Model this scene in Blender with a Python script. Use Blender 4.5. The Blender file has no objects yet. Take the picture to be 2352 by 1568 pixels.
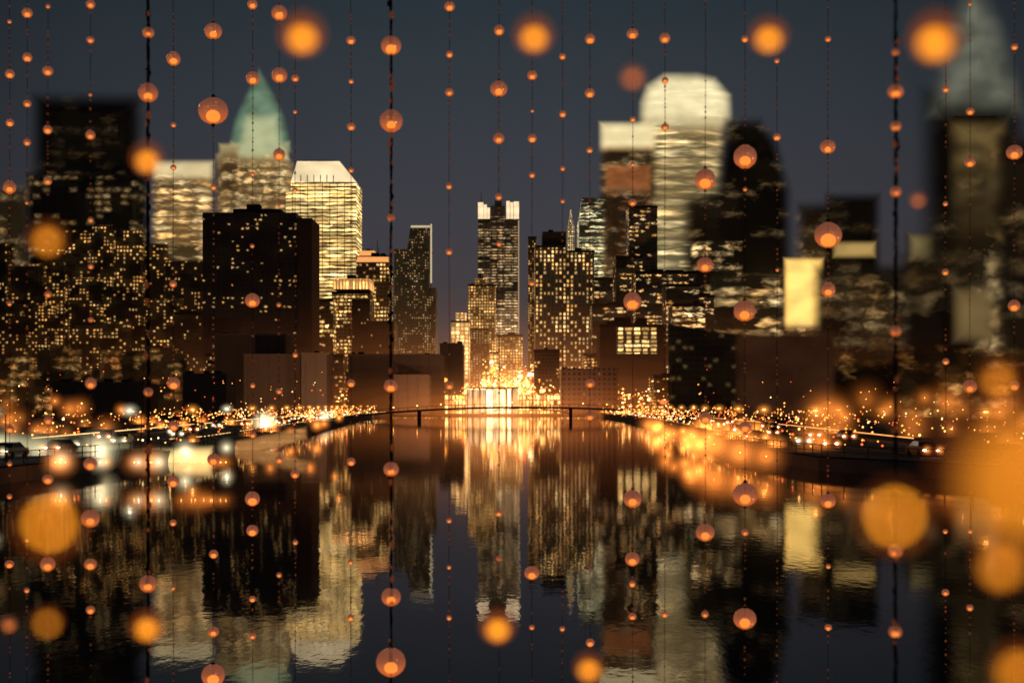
import bpy, math, random
from mathutils import Vector
random.seed(11)
R=random.random
U=random.uniform
scene=bpy.context.scene
scene.view_settings.view_transform='Standard'
scene.view_settings.look='None'
scene.view_settings.exposure=0
CAMH=6.0; G=1.2; F=3267.0
def X(p,d): return (p-1176.0)/F*d
def Z(p,d): return CAMH+(930.0-p)/F*d

# ------------------------------------------------------------- node helpers
class NT:
    def __init__(s,name):
        s.m=bpy.data.materials.new(name); s.m.use_nodes=True
        s.t=s.m.node_tree; s.t.nodes.clear()
        s.out=s.t.nodes.new('ShaderNodeOutputMaterial')
    def n(s,typ,**k):
        nd=s.t.nodes.new(typ)
        for a,b in k.items(): setattr(nd,a,b)
        return nd
    def put(s,sock,v):
        if isinstance(v,bpy.types.NodeSocket): s.t.links.new(v,sock)
        else: sock.default_value=v
    def math(s,op,a,b=0.0,c=0.0,clamp=False):
        nd=s.n('ShaderNodeMath',operation=op,use_clamp=clamp)
        s.put(nd.inputs[0],a); s.put(nd.inputs[1],b)
        s.put(nd.inputs[2],c)
        return nd.outputs[0]
    def mr(s,v,a,b,c=0.0,d=1.0,smooth=True):
        nd=s.n('ShaderNodeMapRange',interpolation_type='SMOOTHSTEP' if smooth else 'LINEAR')
        s.put(nd.inputs['Value'],v)
        for k,q in (('From Min',a),('From Max',b),('To Min',c),('To Max',d)): s.put(nd.inputs[k],q)
        return nd.outputs['Result']
    def mix(s,f,a,b):
        nd=s.n('ShaderNodeMix',data_type='RGBA')
        s.put(nd.inputs[0],f)
        s.put(nd.inputs[6],a if isinstance(a,bpy.types.NodeSocket) else (*a[:3],1))
        s.put(nd.inputs[7],b if isinstance(b,bpy.types.NodeSocket) else (*b[:3],1))
        return nd.outputs[2]
    def xyz(s,a,b,c):
        nd=s.n('ShaderNodeCombineXYZ')
        for i,v in enumerate((a,b,c)): s.put(nd.inputs[i],v)
        return nd.outputs[0]
    def noise(s,vec,scale,detail=2.0):
        nd=s.n('ShaderNodeTexNoise'); s.put(nd.inputs['Vector'],vec)
        nd.inputs['Scale'].default_value=scale; nd.inputs['Detail'].default_value=detail
        return nd.outputs['Fac']
    def done(s,surf=None,vol=None,sampling='NONE'):
        if surf is not None: s.t.links.new(surf,s.out.inputs['Surface'])
        if vol is not None: s.t.links.new(vol,s.out.inputs['Volume'])
        try: s.m.cycles.emission_sampling=sampling
        except Exception: pass
        return s.m

def principled(T,base,rough,emc=None,ems=None,alpha=None,metal=0.0,spec=0.3):
    p=T.n('ShaderNodeBsdfPrincipled')
    T.put(p.inputs['Base Color'],base if isinstance(base,bpy.types.NodeSocket) else (*base,1))
    p.inputs['Roughness'].default_value=rough
    p.inputs['Metallic'].default_value=metal
    p.inputs['Specular IOR Level'].default_value=spec
    if emc is not None:
        T.put(p.inputs['Emission Color'],emc if isinstance(emc,bpy.types.NodeSocket) else (*emc,1))
        T.put(p.inputs['Emission Strength'],ems)
    if alpha is not None: T.put(p.inputs['Alpha'],alpha)
    return p.outputs[0]

def plain(name,col,rough=0.7,var=0.3,scale=1.5,metal=0.0):
    T=NT(name)
    tc=T.n('ShaderNodeTexCoord')
    f=T.noise(tc.outputs['Object'],scale,5.0)
    c=T.mix(f,[v*(1-var) for v in col],[v*(1+var) for v in col])
    return T.done(principled(T,c,rough,metal=metal))

def emit(name,col,st,sampling='NONE'):
    T=NT(name); e=T.n('ShaderNodeEmission')
    e.inputs[0].default_value=(*col,1); e.inputs[1].default_value=st
    return T.done(e.outputs[0],sampling=sampling)

def glowvol(name,col,bright,radius):
    T=NT(name); e=T.n('ShaderNodeEmission')
    e.inputs[0].default_value=(*col,1); e.inputs[1].default_value=bright/(2*radius)
    return T.done(vol=e.outputs[0])

def facade(name,d,cw,ch,lit,ww=.6,wh=.5,soft=.12,st=1.2,ca=(1,.50,.13),cb=(1,.70,.30),base=(.05,.05,.055),
           wob=0.0,seed=0.0,low=None,crown=None,alpha=False,clump=1.0,spill=.012,cn=.12):
    """cw,ch window pitch; low=(height, gain) street glow painted in as emission, stronger downwards; crown=(z0,z1,color,strength)"""
    k=d/F; cw*=k; ch*=k
    T=NT(name)
    uv=T.n('ShaderNodeTexCoord').outputs['UV']
    sp=T.n('ShaderNodeSeparateXYZ'); T.put(sp.inputs[0],uv)
    u,v=sp.outputs[0],sp.outputs[1]
    u2=u; v2=v
    if wob>0:
        nz=T.n('ShaderNodeTexNoise'); T.put(nz.inputs['Vector'],T.xyz(T.math('MULTIPLY',u,1/(cw*3)),T.math('MULTIPLY',v,1/(ch*2.5)),seed)); nz.inputs['Detail'].default_value=2
        s3=T.n('ShaderNodeSeparateColor'); T.put(s3.inputs[0],nz.outputs['Color'])
        v2=T.math('ADD',v,T.math('MULTIPLY',T.math('SUBTRACT',s3.outputs[0],.5),wob*ch))
        u2=T.math('ADD',u,T.math('MULTIPLY',T.math('SUBTRACT',s3.outputs[1],.5),wob*cw*1.3))
    b=T.math('DIVIDE',v2,ch); fb=T.math('FLOOR',b)
    rw=T.n('ShaderNodeTexWhiteNoise',noise_dimensions='1D'); T.put(rw.inputs['W'],T.math('ADD',fb,seed*7.3))
    a=T.math('ADD',T.math('DIVIDE',u2,cw),T.math('MULTIPLY',rw.outputs['Value'],.35 if wob>.55 else 0.0))
    fa=T.math('FLOOR',a)
    fu=T.math('SUBTRACT',a,fa); fv=T.math('SUBTRACT',b,fb)
    wn=T.n('ShaderNodeTexWhiteNoise',noise_dimensions='3D'); T.put(wn.inputs[0],T.xyz(fa,fb,seed+.5))
    sc=T.n('ShaderNodeSeparateColor'); T.put(sc.inputs[0],wn.outputs['Color'])
    big=T.noise(T.xyz(T.math('MULTIPLY',fa,.16),T.math('MULTIPLY',fb,.22),seed*3.1+2),1.0,2.0)
    cl=T.mr(big,.38,.64,1-clump*.75,1+clump*.9)
    thr=T.math('MULTIPLY',cl,lit)
    on=T.math('LESS_THAN',wn.outputs['Value'],thr)
    hw=T.mr(sc.outputs[2],0,1,ww*.26,ww*.5,False) if not alpha else ww/2
    mu=T.mr(T.math('SUBTRACT',T.math('ABSOLUTE',T.math('SUBTRACT',fu,.5)),hw),-soft,soft,1,0)
    mv=T.mr(T.math('ABSOLUTE',T.math('SUBTRACT',fv,.5)),wh/2-soft,wh/2+soft,1,0)
    m=T.math('MULTIPLY',T.math('MULTIPLY',mu,mv),on)
    fine=T.noise(T.xyz(T.math('MULTIPLY',u,2.2/cw),T.math('MULTIPLY',v,2.0/ch),seed),1.0,1)
    br=T.math('MULTIPLY',T.math('ADD',T.math('MULTIPLY',T.math('POWER',sc.outputs[0],1.8),1.5),.25),T.mr(fine,.3,.65,.5,1.25))
    e=T.math('MULTIPLY',T.math('MULTIPLY',m,br),st)
    e=T.math('ADD',e,T.math('MULTIPLY',cl,spill*min(lit,1.0)*st))  # warm glow on the wall around windows, put in as emission
    col=T.mix(sc.outputs[1],ca,cb)
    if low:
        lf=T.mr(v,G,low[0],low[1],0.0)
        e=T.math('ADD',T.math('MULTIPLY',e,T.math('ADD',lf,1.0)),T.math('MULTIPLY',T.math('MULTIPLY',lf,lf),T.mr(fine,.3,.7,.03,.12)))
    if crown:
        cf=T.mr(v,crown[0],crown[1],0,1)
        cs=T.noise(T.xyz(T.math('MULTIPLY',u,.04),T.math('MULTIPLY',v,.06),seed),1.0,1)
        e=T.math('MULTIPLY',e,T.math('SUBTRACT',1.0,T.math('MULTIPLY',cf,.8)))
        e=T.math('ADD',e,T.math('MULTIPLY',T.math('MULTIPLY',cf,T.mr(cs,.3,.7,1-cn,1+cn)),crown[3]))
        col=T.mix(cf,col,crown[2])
    bn=T.noise(T.xyz(u,v,seed),.03,4)
    bc=T.mix(bn,[q*.7 for q in base],[q*1.3 for q in base])
    bc=T.mix(T.math('MULTIPLY',mu,mv),bc,(.012,.013,.016))
    al=None
    if alpha:
        at=T.n('ShaderNodeAttribute'); at.attribute_name='edge'
        al=T.mr(at.outputs['Fac'],0,1,0,1)
    return T.done(principled(T,bc,.45,col,e,al))

# ------------------------------------------------------------- mesh helpers
def mkobj(name,verts,faces,mats,mi=None,uvs=None,smooth=False,attrs=None,parent=None):
    me=bpy.data.meshes.new(name); me.from_pydata(verts,[],faces)
    for m in mats: me.materials.append(m)
    if mi: me.polygons.foreach_set('material_index',mi)
    if uvs:
        l=me.uv_layers.new(name='UVMap')
        for poly,uu in zip(me.polygons,uvs):
            for li,c in zip(poly.loop_indices,uu): l.data[li].uv=c
    if attrs:
        for nm,vals in attrs.items():
            a=me.attributes.new(nm,'FLOAT','POINT'); a.data.foreach_set('value',vals)
    if smooth: me.polygons.foreach_set('use_smooth',[True]*len(me.polygons))
    me.update()
    o=bpy.data.objects.new(name,me); scene.collection.objects.link(o)
    if parent: o.parent=parent
    return o

class MB:
    def __init__(s): s.v=[];s.f=[];s.mi=[];s.uv=[];s.at=[]
    def face(s,idx,m,uv=None):
        s.f.append(idx); s.mi.append(m)
        s.uv.append(uv or [(0,0)]*len(idx))
    def box(s,x0,x1,y0,y1,z0,z1,m=0,roof=None):
        b=len(s.v)
        s.v+=[(x0,y0,z0),(x1,y0,z0),(x1,y1,z0),(x0,y1,z0),(x0,y0,z1),(x1,y0,z1),(x1,y1,z1),(x0,y1,z1)]
        w=x1-x0;dp=y1-y0
        def q(a,b2,c,e,u0,u1,mm): s.face([b+a,b+b2,b+c,b+e],mm,[(u0,z0),(u1,z0),(u1,z1),(u0,z1)])
        q(0,1,5,4,0,w,m); q(1,2,6,5,w,w+dp,m); q(2,3,7,6,w+dp,2*w+dp,m); q(3,0,4,7,2*w+dp,2*w+2*dp,m)
        rr=m if roof is None else roof
        s.face([b+4,b+5,b+6,b+7],rr); s.face([b+3,b+2,b+1,b],rr)
    def frus(s,c0,c1,y0,y1,z0,z1,t0,t1,m=0,roof=None):
        """tapered box: bottom x-range c0, top x-range c1; y tapers by t0,t1"""
        b=len(s.v)
        s.v+=[(c0[0],y0,z0),(c0[1],y0,z0),(c0[1],y1,z0),(c0[0],y1,z0),(c1[0],y0+t0,z1),(c1[1],y0+t0,z1),(c1[1],y1-t1,z1),(c1[0],y1-t1,z1)]
        for a,b2,c,e in ((0,1,5,4),(1,2,6,5),(2,3,7,6),(3,0,4,7)):
            s.face([b+a,b+b2,b+c,b+e],m,[(s.v[b+i][0]-c0[0]+s.v[b+i][1]-y0,s.v[b+i][2]) for i in (a,b2,c,e)])
        s.face([b+4,b+5,b+6,b+7],m if roof is None else roof)
    def cyl(s,cx,cy,z0,z1,r0,r1,m=0,n=8):
        b=len(s.v)
        for z,r in ((z0,r0),(z1,r1)):
            for i in range(n):
                a=2*math.pi*i/n; s.v.append((cx+r*math.cos(a),cy+r*math.sin(a),z))
        for i in range(n):
            j=(i+1)%n; s.face([b+i,b+j,b+n+j,b+n+i],m)
        s.face([b+n+i for i in range(n)],m)
    def temp(s,t,c,sx,sy,sz,m):
        b=len(s.v); vs,fs=t
        s.v+=[(c[0]+v[0]*sx,c[1]+v[1]*sy,c[2]+v[2]*sz) for v in vs]
        for f in fs: s.face([b+i for i in f],m)
    def tube(s,pts,r,m,n=5):
        b=len(s.v)
        for k,p in enumerate(pts):
            a0=pts[max(k-1,0)];a1=pts[min(k+1,len(pts)-1)]
            t=(Vector(a1)-Vector(a0)).normalized()
            x=t.cross(Vector((0,0,1)) if abs(t.z)<.7 else Vector((0,1,0.01))).normalized(); y=t.cross(x)
            rr=r[k] if isinstance(r,list) else r
            for i in range(n):
                a=2*math.pi*i/n; q=Vector(p)+x*math.cos(a)*rr+y*math.sin(a)*rr
                s.v.append(tuple(q))
        for k in range(len(pts)-1):
            for i in range(n):
                j=(i+1)%n; s.face([b+k*n+i,b+k*n+j,b+(k+1)*n+j,b+(k+1)*n+i],m)
    def obj(s,name,mats,smooth=False,attrs=None,parent=None):
        return mkobj(name,s.v,s.f,mats,s.mi,s.uv,smooth,attrs,parent)

import bmesh
def template(kind,n=1):
    bm=bmesh.new()
    if kind=='ico': bmesh.ops.create_icosphere(bm,subdivisions=n,radius=1)
    else: bmesh.ops.create_uvsphere(bm,u_segments=n,v_segments=int(n*.6),radius=1)
    bm.verts.index_update()
    vs=[tuple(v.co) for v in bm.verts]; fs=[[v.index for v in f.verts] for f in bm.faces]
    bm.free(); return vs,fs
ICO1=template('ico',1); ICO2=template('ico',2); ICO3=template('ico',3); SPH=template('uv',24)
NEST=((1.0,.05),(.84,.08),(.69,.12),(.55,.18),(.42,.26),(.29,.38))
def nested(m,mats,name,col,br,c,sx,sy,sz):
    """nested self-lit volumes imitating glow around lights, brighter at the centre"""
    for r,w_ in NEST:
        mats.append(glowvol(name,col,br*w_,sy*r)); m.temp(ICO3,c,sx*r,sy*r,sz*r,len(mats)-1)

# ------------------------------------------------------------- materials
roofM=plain('roof_felt',(.05,.045,.045),.9,.4,.08)
concrete=plain('dark_concrete',(.16,.13,.11),.85,.35,.06)
brownwall=plain('brown_render_wall',(.21,.15,.115),.9,.25,.05)
tanwall=plain('tan_render_wall',(.36,.27,.21),.9,.25,.05)
asphalt=plain('asphalt_mat',(.05,.05,.05),.8,.3,.3)
stone=plain('quay_stone',(.22,.18,.15),.85,.35,.4)
landM=plain('city_ground',(.06,.05,.045),.9,.4,.02)
paint=plain('road_paint',(.75,.72,.6),.6,.1,1)
steel=plain('dark_steel',(.05,.045,.04),.5,.3,2,metal=.6)

# ------------------------------------------------------------- world, sun
w=bpy.data.worlds.new('World'); scene.world=w; w.use_nodes=True
nt=w.node_tree; nt.nodes.clear()
wo=nt.nodes.new('ShaderNodeOutputWorld'); add=nt.nodes.new('ShaderNodeAddShader')
sky=nt.nodes.new('ShaderNodeTexSky'); sky.sky_type='NISHITA'; sky.sun_disc=False
sky.sun_elevation=math.radians(-5); sky.sun_rotation=math.radians(20)
bg1=nt.nodes.new('ShaderNodeBackground'); bg1.inputs[1].default_value=.005
nt.links.new(sky.outputs[0],bg1.inputs[0])
tc=nt.nodes.new('ShaderNodeTexCoord'); sp=nt.nodes.new('ShaderNodeSeparateXYZ')
nt.links.new(tc.outputs['Generated'],sp.inputs[0])
cr=nt.nodes.new('ShaderNodeValToRGB'); nt.links.new(sp.outputs[2],cr.inputs[0])
els=cr.color_ramp.elements
els[0].position=0.0; els[0].color=(.085,.052,.036,1)
els[1].position=1.0; els[1].color=(.005,.008,.012,1)
for p,c in ((.05,(.060,.046,.046)),(.13,(.047,.046,.056)),(.2,(.035,.041,.050)),(.28,(.021,.031,.039)),(.5,(.009,.014,.02))):
    e=els.new(p); e.color=(*c,1)
bg2=nt.nodes.new('ShaderNodeBackground'); nt.links.new(cr.outputs[0],bg2.inputs[0])
# the glow over the city is strongest above the lit avenue (north, +Y)
mm=nt.nodes.new('ShaderNodeMath'); mm.operation='MULTIPLY'; nt.links.new(sp.outputs[0],mm.inputs[0]); nt.links.new(sp.outputs[0],mm.inputs[1])
m2=nt.nodes.new('ShaderNodeMapRange'); nt.links.new(mm.outputs[0],m2.inputs[0])
m2.inputs['From Min'].default_value=0; m2.inputs['From Max'].default_value=.13; m2.inputs['To Min'].default_value=1.06; m2.inputs['To Max'].default_value=.62
nt.links.new(m2.outputs[0],bg2.inputs[1])
nt.links.new(bg1.outputs[0],add.inputs[0]); nt.links.new(bg2.outputs[0],add.inputs[1]); nt.links.new(add.outputs[0],wo.inputs[0])
sl=bpy.data.lights.new('sun','SUN'); sl.energy=.03; sl.angle=math.radians(5); sl.color=(1,.8,.65)
so=bpy.data.objects.new('sun',sl); scene.collection.objects.link(so); so.rotation_euler=(math.radians(75),0,math.radians(-160))

# ------------------------------------------------------------- water
T=NT('river_water')
tcn=T.n('ShaderNodeTexCoord')
mp=T.n('ShaderNodeMapping'); T.put(mp.inputs[0],tcn.outputs['Object']); mp.inputs['Scale'].default_value=(1.0,.45,1)
n1=T.noise(mp.outputs[0],.35,4); n2=T.noise(mp.outputs[0],2.5,3)
hh=T.math('ADD',T.math('MULTIPLY',n1,.6),T.math('MULTIPLY',n2,.26))
bp=T.n('ShaderNodeBump'); bp.inputs['Strength'].default_value=.012; bp.inputs['Distance'].default_value=1.0
T.put(bp.inputs['Height'],hh)
gls=T.n('ShaderNodeBsdfGlossy'); gls.inputs['Color'].default_value=(.95,.92,.90,1); gls.inputs['Roughness'].default_value=.03
dfs=T.n('ShaderNodeBsdfDiffuse'); dfs.inputs['Color'].default_value=(.006,.024,.038,1)
fr=T.n('ShaderNodeFresnel'); fr.inputs['IOR'].default_value=1.16
for q in (gls,fr): T.put(q.inputs['Normal'],bp.outputs[0])
mx=T.n('ShaderNodeMixShader'); T.put(mx.inputs[0],T.math('MULTIPLY',T.math('POWER',fr.outputs[0],.8),1.0,clamp=True))
T.t.links.new(dfs.outputs[0],mx.inputs[1]); T.t.links.new(gls.outputs[0],mx.inputs[2])
waterM=T.done(mx.outputs[0])
m=MB(); m.v=[(-3000,-200,0),(3000,-200,0),(3000,1200,0),(-3000,1200,0)]; m.face([0,1,2,3],0); m.obj('river_water',[waterM])

# ------------------------------------------------------------- banks, quays, roads
Lb=[(-400,107),(-39,107),(-35,163),(-46,327),(-65,612),(-66,790)]
Rb=[(400,107),(39,107),(28,130),(26,163),(36,327),(44,560),(44,790)]
def bank(name,pts):
    m=MB(); sgn=-1 if pts[0][0]<0 else 1
    n=len(pts)
    m.v=[(x,y,G) for x,y in pts]+[(x,y,-1.0) for x,y in pts]
    m.v+=[(sgn*4000,790,G),(sgn*4000,107,G)]
    top=list(range(n))+[2*n,2*n+1]
    m.face(top if sgn>0 else top[::-1],0)
    for i in range(n-1): m.face([i,i+1,n+i+1,n+i],1)
    return m.obj(name,[landM,stone])
bank('ground',Lb); bank('ground',Rb)
m=MB(); m.v=[(-9000,790,G),(9000,790,G),(9000,14000,G),(-9000,14000,G),(-66,790,-1),(44,790,-1),(-66,790,G),(44,790,G)]
m.face([0,1,2,3],0); m.face([4,5,7,6],1); m.obj('ground',[landM,stone])

def strip(m,pts,off0,off1,z,mat,z2=None):
    b=len(m.v); n=len(pts)
    for i,(x,y) in enumerate(pts):
        m.v.append((x+off0,y,z)); m.v.append((x+off1,y,z if z2 is None else z2))
    for i in range(n-1): m.face([b+2*i,b+2*i+1,b+2*i+3,b+2*i+2],mat)
ledL=emit('led_rail_warm_white',(1,.60,.22),1.8); ledR=emit('led_rail_orange',(1,.40,.11),1.6)
for nm,pts,s in (('quay_road',Lb[1:],-1),('quay_road',Rb[1:],1)):
    m=MB()
    strip(m,pts,s*5,s*19,G+.004,0); strip(m,pts,s*11.9,s*12.1,G+.008,1)
    strip(m,pts,s*5.4,s*5.55,G+.008,1); strip(m,pts,s*18.4,s*18.55,G+.008,1)
    strip(m,pts,s*0.02,s*4.7,G+.13,2); strip(m,pts,s*4.7,s*4.7,G+.13,2,G)
    strip(m,pts,s*19.3,s*22,G+.13,2); strip(m,pts,s*19.3,s*19.3,G+.13,2,G)
    m.obj(nm,[asphalt,paint,stone])
    m=MB()
    for i in range(len(pts)-1):
        (x0,y0),(x1,y1)=pts[i],pts[i+1]; L=math.hypot(x1-x0,y1-y0); k=int(L/3)
        for j in range(k):
            t=j/k; m.box(x0+(x1-x0)*t+s*.3-.04,x0+(x1-x0)*t+s*.3+.04,y0+(y1-y0)*t-.04,y0+(y1-y0)*t+.04,G+.13,G+1.15)
            if R()<.75 and y0+(y1-y0)*t>150:   # lit handrail panels, a few dark
                t2=min(1,(j+U(.4,.9))/k); m.tube([(x0+(x1-x0)*t+s*.28,y0+(y1-y0)*t,G+1.22),(x0+(x1-x0)*t2+s*.28,y0+(y1-y0)*t2,G+1.22)],.07 if y0>300 else .035,1)
        for zz in (.6,1.15): m.tube([(x0+s*.3,y0,G+zz),(x1+s*.3,y1,G+zz)],.04,0)
        if y0>150:
            m.tube([(x0+s*20,y0,G+1.0),(x1+s*20,y1,G+1.0)],.07,1)
    m.obj('quay_railing',[steel,ledL if s<0 else ledR])

def along(pts,t):
    L=[math.hypot(pts[i+1][0]-pts[i][0],pts[i+1][1]-pts[i][1]) for i in range(len(pts)-1)]
    s=t*sum(L)
    for i,l in enumerate(L):
        if s<=l or i==len(L)-1:
            q=s/l; return pts[i][0]+(pts[i+1][0]-pts[i][0])*q, pts[i][1]+(pts[i+1][1]-pts[i][1])*q
        s-=l

# ------------------------------------------------------------- street lamps
lampO=emit('lamp_orange',(1,.42,.08),9); lampW=emit('lamp_white',(1,.92,.7),9)
def lampmesh(white):
    m=MB(); m.cyl(0,0,0,.6,.16,.12,0); m.cyl(0,0,.6,6.2,.09,.05,0)
    mats=[steel,lampW if white else lampO]
    m.tube([(0,0,6.1),(.3,0,6.6),(.9,0,6.8),(1.5,0,6.75)],.05,0); m.box(1.2,1.9,-.15,.15,6.68,6.8,0)
    m.temp(ICO1,(1.55,0,6.6),.3,.2,.12,1)
    nested(m,mats,'lamp_halo',(.9,.80,.5) if white else (1,.32,.05),1.4,(1.55,0,6.55),1.6,1.6,1.6)
    o=m.obj('street_lamp',mats)
    return o.data,o
meO,oo=lampmesh(False); bpy.data.objects.remove(oo)
meW,oo=lampmesh(True); bpy.data.objects.remove(oo)
for pts,s in ((Lb[1:],-1),(Rb[1:],1)):
    for k in range(20):
        x,y=along(pts,(k+.35)/20)
        o=bpy.data.objects.new('street_lamp',meW if (s<0 and k in(0,1,3)) else meO); scene.collection.objects.link(o)
        o.location=(x+s*4.2,y,G+.13); o.rotation_euler=(0,0,math.pi if s<0 else 0); o.scale=(.8,.8,.62)

# ------------------------------------------------------------- cars
def carmesh(col,white):
    m=MB()
    prof=[(-2.2,.35),(-2.25,.8),(-1.9,.98),(-1.35,1.02),(-.8,1.45),(.7,1.48),(1.35,.98),(2.1,.82),(2.25,.6),(2.2,.35)]
    W=.88; b=len(m.v)
    for x,z in prof:
        ww=W if z<1.1 else W*.78
        m.v.append((-ww,x,z)); m.v.append((ww,x,z))
    n=len(prof)
    for i in range(n-1): m.face([b+2*i,b+2*i+1,b+2*i+3,b+2*i+2],1 if i in(3,5) else 0)
    m.face([b+2*i for i in range(n)],0); m.face([b+2*i+1 for i in range(n)][::-1],0)
    mats=[col,glass_d,tyre,headl,taill]
    for s in (-1,1):
        m.face([len(m.v)+i for i in range(4)],1)
        m.v+=[(s*.885,-1.2,1.03),(s*.885,1.15,1.03),(s*.72,.65,1.42),(s*.72,-.75,1.42)]
        for y in (-1.4,1.4):
            bb=len(m.v)
            for q in (0,1):
                for i in range(12):
                    a=i*math.pi/6; m.v.append((s*(.68+.24*q),y+.33*math.cos(a),.33+.33*math.sin(a)))
            for i in range(12): m.face([bb+i,bb+(i+1)%12,bb+12+(i+1)%12,bb+12+i],2)
            m.face([bb+12+i for i in range(12)],2)
        m.temp(ICO1,(s*.62,-2.22,.68),.2,.08,.12,3); m.temp(ICO1,(s*.62,2.24,.72),.18,.05,.08,4)
        nested(m,mats,'headlight_halo',(1,.78,.42) if white else (1,.3,.06),1.5,(s*.62,-2.85,.7),.6,.55,.6)
    o=m.obj('car',mats); me=o.data; bpy.data.objects.remove(o); return me
glass_d=plain('car_glass',(.02,.02,.025),.1,.1); tyre=plain('tyre',(.02,.02,.02),.9,.1)
headl=emit('headlight',(1,.85,.6),10); taill=emit('taillight',(1,.06,.02),4)
cms=[carmesh(plain('car_paint_'+n,c,.3,.05),wv) for n,c,wv in (('dark',(.03,.03,.04),True),('silver',(.4,.4,.42),True),('red',(.25,.03,.02),False))]
for pts,s in ((Lb[1:],-1),(Rb[1:],1)):
    for k in range(26):
        t=((k+R()*.6)/26)**1.3*.85+.01
        x,y=along(pts,t); x2,y2=along(pts,min(1,t+.02))
        o=bpy.data.objects.new('car',cms[(k*7)%3] if s<0 else cms[2 if k%4 else 0]); scene.collection.objects.link(o)
        lane=random.choice((7.5,10.3,13.8,16.8))
        o.location=(x+s*lane,y,G+.005); o.rotation_euler=(0,0,-math.atan2(x2-x,y2-y))

# ------------------------------------------------------------- bridge
m=MB(); D=600
def bz(x): return 5.4-((x-5)/60.0)**2*2.5
xs=[-72+i*4 for i in range(31)]
for i in range(30):
    a,b_=xs[i],xs[i+1]; za,zb=bz(a),bz(b_); b=len(m.v)
    for y in (D,D+12):
        m.v+=[(a,y,za-.8),(b_,y,zb-.8),(b_,y,zb),(a,y,za)]
    for f in ((0,1,2,3),(5,4,7,6),(3,2,6,7),(1,0,4,5)): m.face([b+j for j in f],0)
    m.box(a,a+.2,D+.1,D+.3,za,za+1.2,1); m.tube([(a,D+.2,za+1.2),(b_,D+.2,zb+1.2)],.08,1)
for x in (-40,24.5): m.box(x,x+1.0,D+1,D+11,-1,bz(x)-.75,0)
for i in range(14):   # lower trussed arch of the centre span
    xa=-13+i*2.7; xb=xa+2.7; f=lambda q: bz(q)-.8-2.0*((q-5.9)/18.9)**2
    m.tube([(xa,D+.4,f(xa)),(xb,D+.4,f(xb))],.14,1); m.tube([(xa,D+.4,f(xa)),(xb,D+.4,bz(xb)-.6)],.07,1)
for x in range(-60,50,10):
    m.temp(ICO1,(x,D+.2,bz(x)+1.7),.28,.28,.28,2)
m.obj('arched_bridge',[concrete,steel,lampO])

# ------------------------------------------------------------- sharp towers
def tower(name,parts,mats,clutter=2):
    """parts: x0,x1,top,bottom(None=ground),dist,depth,mat"""
    m=MB(); rm=len(mats)
    for (x0,x1,yt,yb,d,dep,mi) in parts:
        z1=Z(yt,d); z0=G if yb is None else Z(yb,d); a,b=X(x0,d),X(x1,d)
        m.box(a,b,d,d+dep,z0,z1,mi,rm)
        wd=b-a
        if yb is None: m.box(a-.3,b+.3,d-.3,d-.02,z1-1.2,z1+1.0,rm)
        for c in range(clutter):
            cw_=wd*U(.12,.35); cx=U(a+1,b-cw_-1); cd=dep*U(.1,.5)
            m.box(cx,cx+cw_,d+cd,d+cd+dep*.3,z1+.05,z1+wd*U(.05,.16),rm)
        if clutter and R()<.5: m.cyl(U(a+wd*.2,b-wd*.2),d+dep*.4,z1,z1+wd*U(.3,.7),.5,.15,rm,5)
    return m.obj(name,mats+[roofM])
warm=(1,.46,.11); yel=(1,.64,.23); pale=(1,.76,.40); org=(1,.33,.06)
fDark=lambda d,s,**k: facade('tower_facade',d,6,7,.16,.5,.4,.15,2.0,warm,yel,(.05,.045,.05),wob=.5,seed=s,**k)
fTiny=lambda d,s,**k: facade('tower_facade',d,5,6.5,.42,.5,.5,.18,2.0,warm,yel,(.05,.045,.045),wob=.5,seed=s,**k)
d=1300
fBand=facade('banded_glass_facade',d,46,8.6,1.25,1.5,.60,.15,1.8,(1,.58,.17),(1,.72,.29),(.07,.05,.03),wob=1.1,seed=3,clump=.2,low=(Z(600,d),1.2),spill=.03)
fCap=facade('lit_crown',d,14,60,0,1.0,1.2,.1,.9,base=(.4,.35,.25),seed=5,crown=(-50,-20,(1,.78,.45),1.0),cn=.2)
m=MB(); m.box(X(668,d),X(818,d),d,d+50,G,Z(418,d),0,2)
m.frus((X(668,d),X(818,d)),(X(680,d),X(778,d)),d,d+50,Z(418,d)+.1,Z(368,d),6,6,1,2)
for q in range(9): m.box(X(672+q*17,d),X(673.2+q*17,d),d-.6,d-.02,Z(640,d),Z(420,d),2)
for q in range(6): m.box(X(690+q*15,d),X(691.5+q*15,d),d-.5,d+1,Z(418,d),Z(402,d),2)
m.box(X(655,d),X(668,d)-.1,d+4,d+40,G,Z(440,d),0,2)
m.box(X(690,d),X(760,d),d+15,d+30,Z(368,d),Z(362,d),2)
m.obj('banded_office_tower',[fBand,fCap,roofM])
d=1500
fS=facade('slate_facade',d,5,6,.35,.5,.4,.18,1.1,warm,pale,(.06,.06,.065),wob=.4,seed=9,low=(Z(780,d),1.2))
edge=emit('lit_edge_strip',(1,.78,.48),.6)
m=MB(); m.box(X(905,d),X(985,d),d,d+50,G,Z(572,d),0,2); 
m.frus((X(935,d),X(990,d)),(X(942,d),X(988,d)),d+2,d+40,Z(572,d),Z(520,d),2,2,0,2)
m.box(X(943,d),X(987,d),d+3.5,d+4.2,Z(522,d),Z(517,d),1)
m.box(X(988.5,d),X(992,d),d-1,d+1.5,Z(650,d),Z(515,d),1)
m.box(X(985,d)+.1,X(1000,d),d+5,d+40,G,Z(660,d),0,2)
m.obj('slate_skyscraper',[fS,edge,roofM])
d=1800
fC=facade('centre_tower_facade',d,16,6.5,.8,1.0,.42,.16,.65,(1,.56,.22),(1,.70,.36),(.085,.08,.09),wob=.8,seed=13,clump=1.0,low=(Z(620,d),3.4),spill=.03)
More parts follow.
